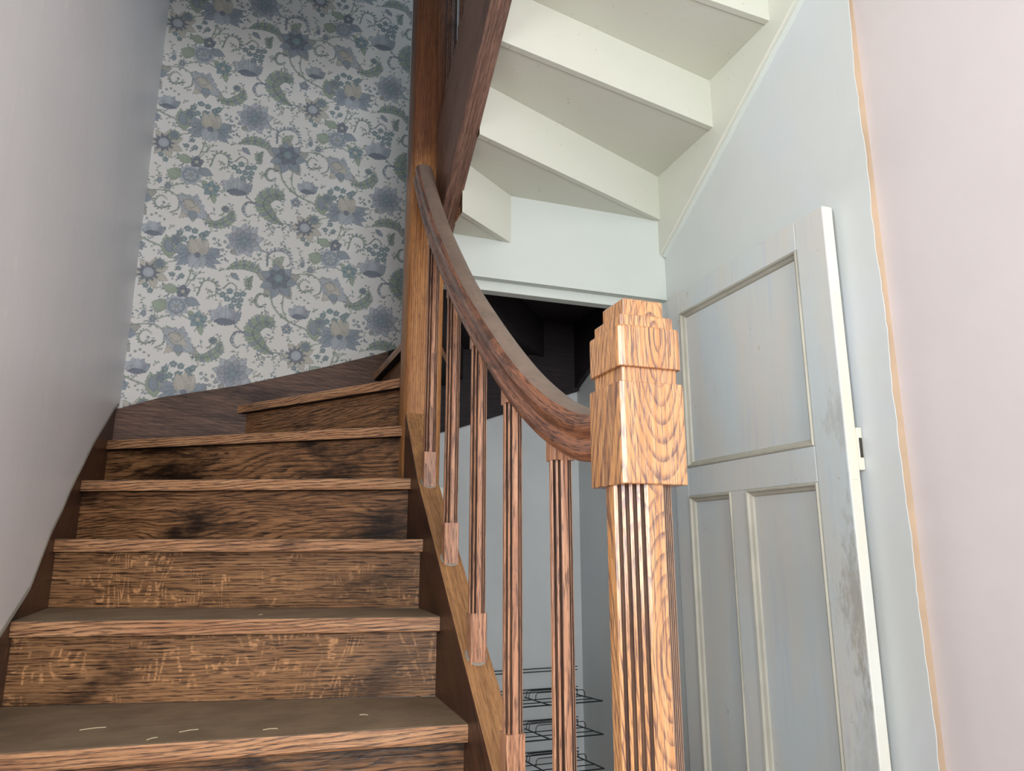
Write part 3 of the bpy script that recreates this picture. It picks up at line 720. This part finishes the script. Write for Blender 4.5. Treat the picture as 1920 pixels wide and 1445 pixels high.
# start newel
NX, NY = 0.46, 0.818
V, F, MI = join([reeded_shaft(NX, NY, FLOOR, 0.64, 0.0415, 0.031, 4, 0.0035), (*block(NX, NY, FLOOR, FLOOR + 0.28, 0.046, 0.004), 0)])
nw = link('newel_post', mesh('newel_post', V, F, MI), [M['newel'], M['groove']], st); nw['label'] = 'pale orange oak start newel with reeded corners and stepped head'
V, F = block(NX, NY, 0.613, 0.742, 0.0466, 0.006, 0.0, 0.0)
link('newel_block', mesh('newel_block', V, F), M['newel'], nw, 0.0015)
V, F = block(NX, NY, 0.738, 0.765, 0.0400, 0.003)
link('newel_neck', mesh('newel_neck', V, F), M['newel'], nw)
V, F = block(NX, NY, 0.7615, 0.8165, 0.0458, 0.008, 0.0, 0.002)
link('newel_head', mesh('newel_head', V, F), M['newel'], nw, 0.0012)
V, F, MI = join([(*block(NX, NY, 0.814, 0.833, 0.0390, 0.003, 0, 0.0015), 0), (*block(NX, NY, 0.832, 0.858, 0.0298, 0.002, 0, 0.002), 0)])
link('newel_cap', mesh('newel_cap', V, F), M['newel'], nw)
# centre newel
hx, hy = 0.064, 0.060
V, F = block(0, 0, 0.725, 4.0, 0.062, 0.022)
V = [(0.489 + a * hx / 0.062, 2.35 + b * hy / 0.062, z) for a, b, z in V]
o = link('newel_post', mesh('newel_post', V, F), M['newel_far'], st, 0, 2, True, 50); o['label'] = 'tall rounded oak newel rising between both flights'

# handrail
RAILB = [(0.862, 0.648), (0.95, 0.660), (1.025, 0.684), (1.118, 0.725), (1.259, 0.807), (1.44, 0.937), (1.682, 1.130), (1.85, 1.286), (2.034, 1.470), (2.18, 1.640), (2.30, 1.800)]
path = curve([(a, b) for a, b in RAILB], 8)
prof = [(-.022, 0), (-.0285, .004), (-.0305, .012), (-.0295, .021), (-.0235, .028), (-.0225, .034), (-.0275, .040), (-.0305, .049), (-.029, .060), (-.022, .069), (-.010, .0745), (.010, .0745), (.022, .069), (.029, .060), (.0305, .049), (.0275, .040), (.0225, .034), (.0235, .028), (.0295, .021), (.0305, .012), (.0285, .004), (.022, 0)]
V = []; F = []; MI = []; n = len(prof)
for i, p in enumerate(path):
    tn = path[min(i + 1, len(path) - 1)] - path[max(i - 1, 0)]; tn = tn / np.hypot(*tn)
    for x, hh in prof: V.append((0.46 + x, p[0] - tn[1] * hh, p[1] + tn[0] * hh))
for i in range(len(path) - 1):
    for k in range(n):
        F.append([i * n + k, i * n + (k + 1) % n, (i + 1) * n + (k + 1) % n, (i + 1) * n + k]); MI.append(1 if 9 <= k <= 12 else 0)
F += [list(range(n))[::-1], [(len(path) - 1) * n + k for k in range(n)]]; MI += [0, 0]
me = mesh('handrail', V, F, MI)
cum = [0.0]; around = [0.0]
for i in range(1, len(path)): cum.append(cum[-1] + float(np.hypot(*(path[i] - path[i - 1]))))
for k in range(1, n): around.append(around[-1] + math.hypot(prof[k][0] - prof[k - 1][0], prof[k][1] - prof[k - 1][1]))
uvl = me.uv_layers.new(name='grain')
for lp in me.loops: uvl.data[lp.index].uv = (cum[lp.vertex_index // n], around[lp.vertex_index % n])
o = link('handrail', me, [M['rail'], M['rail_top']], st, 0, 2, True, 60); o['label'] = 'dark oak handrail sweeping up in a curve to the tall newel'
# balusters of the lower flight
for y in (2.058, 1.794, 1.550, 1.313, 1.076):
    zb = interp(STOP, y); zt = interp(RAILB, y) + 0.012; s0 = zb + 0.088; s1 = interp(RAILB, y) - 0.032; h = 0.0187
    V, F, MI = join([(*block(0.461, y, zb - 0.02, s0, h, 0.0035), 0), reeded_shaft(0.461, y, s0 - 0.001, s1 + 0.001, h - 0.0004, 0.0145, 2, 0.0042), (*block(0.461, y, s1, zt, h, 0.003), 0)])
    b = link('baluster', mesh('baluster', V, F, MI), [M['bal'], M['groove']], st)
    # putty fillet where the foot is let into the stringer
    sl = (interp(STOP, y + 0.03) - interp(STOP, y - 0.03)) / 0.06; R = h * 1.12
    pts = [(0.461 + R * math.cos(w), y + R * math.sin(w), zb + sl * R * math.sin(w) + 0.001) for w in [2 * math.pi * i / 16 for i in range(17)]]
    pts = [p for p in pts if p[0] > 0.4315]
    v, f = tube(pts, 0.0035, 5); link('foot_fillet', mesh('foot_fillet', v, f), M['putty'], b)
# balusters and rail of the upper flight, glimpsed beside the tall newel
for y in (2.22, 2.05, 1.83, 1.60, 1.37, 1.14):
    zb = interp([(a, b) for a, b in UT], y); V, F, MI = join([(*block(0.542, y, zb - 0.02, zb + 0.10, 0.018, 0.003), 0), reeded_shaft(0.542, y, zb + 0.099, zb + 0.80, 0.0177, 0.013, 2, 0.003), (*block(0.542, y, zb + 0.79, zb + 0.90, 0.018, 0.003), 0)])
    link('baluster', mesh('baluster', V, F, MI), [M['string_up'], M['groove']], st)
up = [(2.30, 2.02 + 0.86), (0.9, 2.98 + 0.86)]
v, f = prism([(-.03, 0), (.03, 0), (.03, .04), (.02, .07), (-.02, .07), (-.03, .04)], lambda x, h_: (0.542 + x, up[0][0], up[0][1] + h_), lambda x, h_: (0.542 + x, up[1][0], up[1][1] + h_))
link('handrail', mesh('handrail', v, f), M['string_up'], st, 0.003)

# ================================================================ THE DOOR, folded back against the white wall
DX0, DX1, DY0, DY1, DZ0, DZ1 = 1.400, 1.436, 1.416, 2.222, FLOOR + 0.01, 1.452
dr = empty('door_1', (1.418, 2.222, DZ0)); tag(dr, 'worn pale grey panelled door standing open against the white wall', 'door', None, 'structure')
def dbox(name, y0, y1, z0, z1, x0=DX0, x1=DX1, mat='door', bevel=0.0025):
    b = boxo(name, (x0, x1, y0, y1, z0, z1), [M[mat], M['door_edge']], dr, bevel)
    return b
ST = 1.528; SH = 2.140; MU0, MU1 = 1.832, 1.905
R1, R2, R3, R4, R5 = 1.366, 0.800, 0.703, -0.28, DZ0
s = dbox('stile', DY0, ST, DZ0, DZ1, bevel=0.004)
for p in s.data.polygons:
    if p.normal.y < -0.9: p.material_index = 1
dbox('stile', SH, DY1, DZ0, DZ1)
dbox('rail', ST, SH, R1, DZ1); dbox('rail', ST, SH, R3, R2); dbox('rail', ST, SH, R5, R4); dbox('muntin', MU0, MU1, R4, R3)
for (y0, y1, z0, z1) in ((ST, SH, R2, R1), (ST, MU0, R4, R3), (MU1, SH, R4, R3)):
    pnl = dbox('panel', y0 - 0.004, y1 + 0.004, z0 - 0.004, z1 + 0.004, DX0 + 0.014, DX1 - 0.006, bevel=0)
    # moulding round the panel: quarter section with a proud bead, mitred at the corners
    sec = [(0.0, 0.0145), (0.0, -0.0005), (0.004, -0.004), (0.008, -0.003), (0.011, 0.004), (0.019, 0.0085), (0.022, 0.0145)]
    V = []; F = []; n = len(sec)
    for (cy, cz, sy, sz) in ((y0, z0, 1, 1), (y1, z0, -1, 1), (y1, z1, -1, -1), (y0, z1, 1, -1)):
        for d, h_ in sec: V.append((DX0 + h_, cy + sy * d, cz + sz * d))
    for i in range(4):
        for k in range(n - 1): F.append([i * n + k, i * n + k + 1, ((i + 1) % 4) * n + k + 1, ((i + 1) % 4) * n + k])
    link('moulding', mesh('moulding', V, F), M['moulding'], pnl)
lk = boxo('rim_lock', (DX1 - 0.001, DX1 + 0.016, DY0 - 0.003, DY0 + 0.11, 0.725, 0.835), M['door_edge'], dr, 0.003)
boxo('latch_bolt', (DX1 + 0.003, DX1 + 0.0125, DY0 - 0.0045, DY0 + 0.01, 0.757, 0.808), M['iron'], lk, 0.001)
boxo('lock_plate', (DX0 + 0.008, DX0 + 0.026, DY0 - 0.0012, DY0 + 0.002, 0.70, 0.85), M['door_edge'], dr, 0.001)
for z in (1.25, 0.35): link('hinge', mesh('hinge', *tube([(DX1 + 0.004, DY1 + 0.004, z - 0.045), (DX1 + 0.004, DY1 + 0.004, z + 0.045)], 0.006, 8)), M['iron'], dr)

# ================================================================ WIRE RACK in the cupboard corner
rk = empty('wire_rack', (1.25, 3.1, -0.5)); tag(rk, 'black wire tiered rack standing in the cupboard corner behind the balusters', 'rack')
def wire(name, pts, r=0.0022): return link(name, mesh(name, *tube(pts, r, 6)), M['steel'], rk, 0, 2, True)
for i, z in enumerate((0.0, -0.085, -0.212, -0.340, -0.465)):
    sh = [tube([(0.95, 3.13, z), (1.41, 3.13, z)], 0.0022), tube([(0.95, 3.13, z - 0.013), (1.41, 3.13, z - 0.013)], 0.0022)]
    if i:
        for x in (0.97, 1.155, 1.39): sh.append(tube([(x, 3.13, z - 0.030), (x, 2.84, z - 0.005)], 0.0030))
        sh += [tube([(0.97, 2.84, z - 0.005), (1.39, 2.84, z - 0.005)], 0.0030), tube([(0.97, 2.93, z - 0.013), (1.39, 2.93, z - 0.013)], 0.0022), tube([(0.97, 3.03, z - 0.021), (1.39, 3.03, z - 0.021)], 0.0022)]
        for y in (3.11, 3.08, 3.00):
            zz = z - 0.030 + (3.13 - y) * 0.086
            sh.append(tube([(1.155, y, zz), (1.158, y, zz + 0.022), (1.166, y, zz + 0.030), (1.375, y, zz + 0.030), (1.383, y, zz + 0.022), (1.386, y, zz)], 0.0018))
    v, f, _ = join([(*q, 0) for q in sh]); link('shelf', mesh('shelf', v, f), M['steel'], rk, 0, 2, True)
for x in (1.08, 1.33): wire('upright', [(x, 3.128, 0.02), (x, 3.128, FLOOR)], 0.003)

# ================================================================ stalks of straw lying on the two nearest treads
for (x, y, k, l, an, lab) in ((-0.10, 1.62, 1, 0.035, 0.3, 'pale straw stalk on the lowest tread, second from its left end'), (0.05, 1.58, 1, 0.028, 0.05, 'pale straw stalk lying near the middle of the lowest tread'),
        (-0.16, 1.58, 1, 0.022, 0.7, 'short slanting straw stalk close to the front edge of the lowest tread'), (-0.28, 1.70, 1, 0.045, 0.2, 'longest straw stalk, nearest the left end of the lowest tread'),
        (0.24, 1.64, 1, 0.018, -0.4, 'tiny straw bit nearest the balusters on the lowest tread'), (0.02, 1.93, 2, 0.02, 1.1, 'lone straw bit on the second tread from the bottom')):
    z = RS * k + 0.0012; dx, dy = l / 2 * math.cos(an), l / 2 * math.sin(an)
    tag(link('straw', mesh('straw', *tube([(x - dx, y - dy, z), (x, y + 0.0015, z + 0.0006), (x + dx, y + dy, z)], 0.0011, 5)), M['straw']), lab, 'straw', 'straw on the treads')
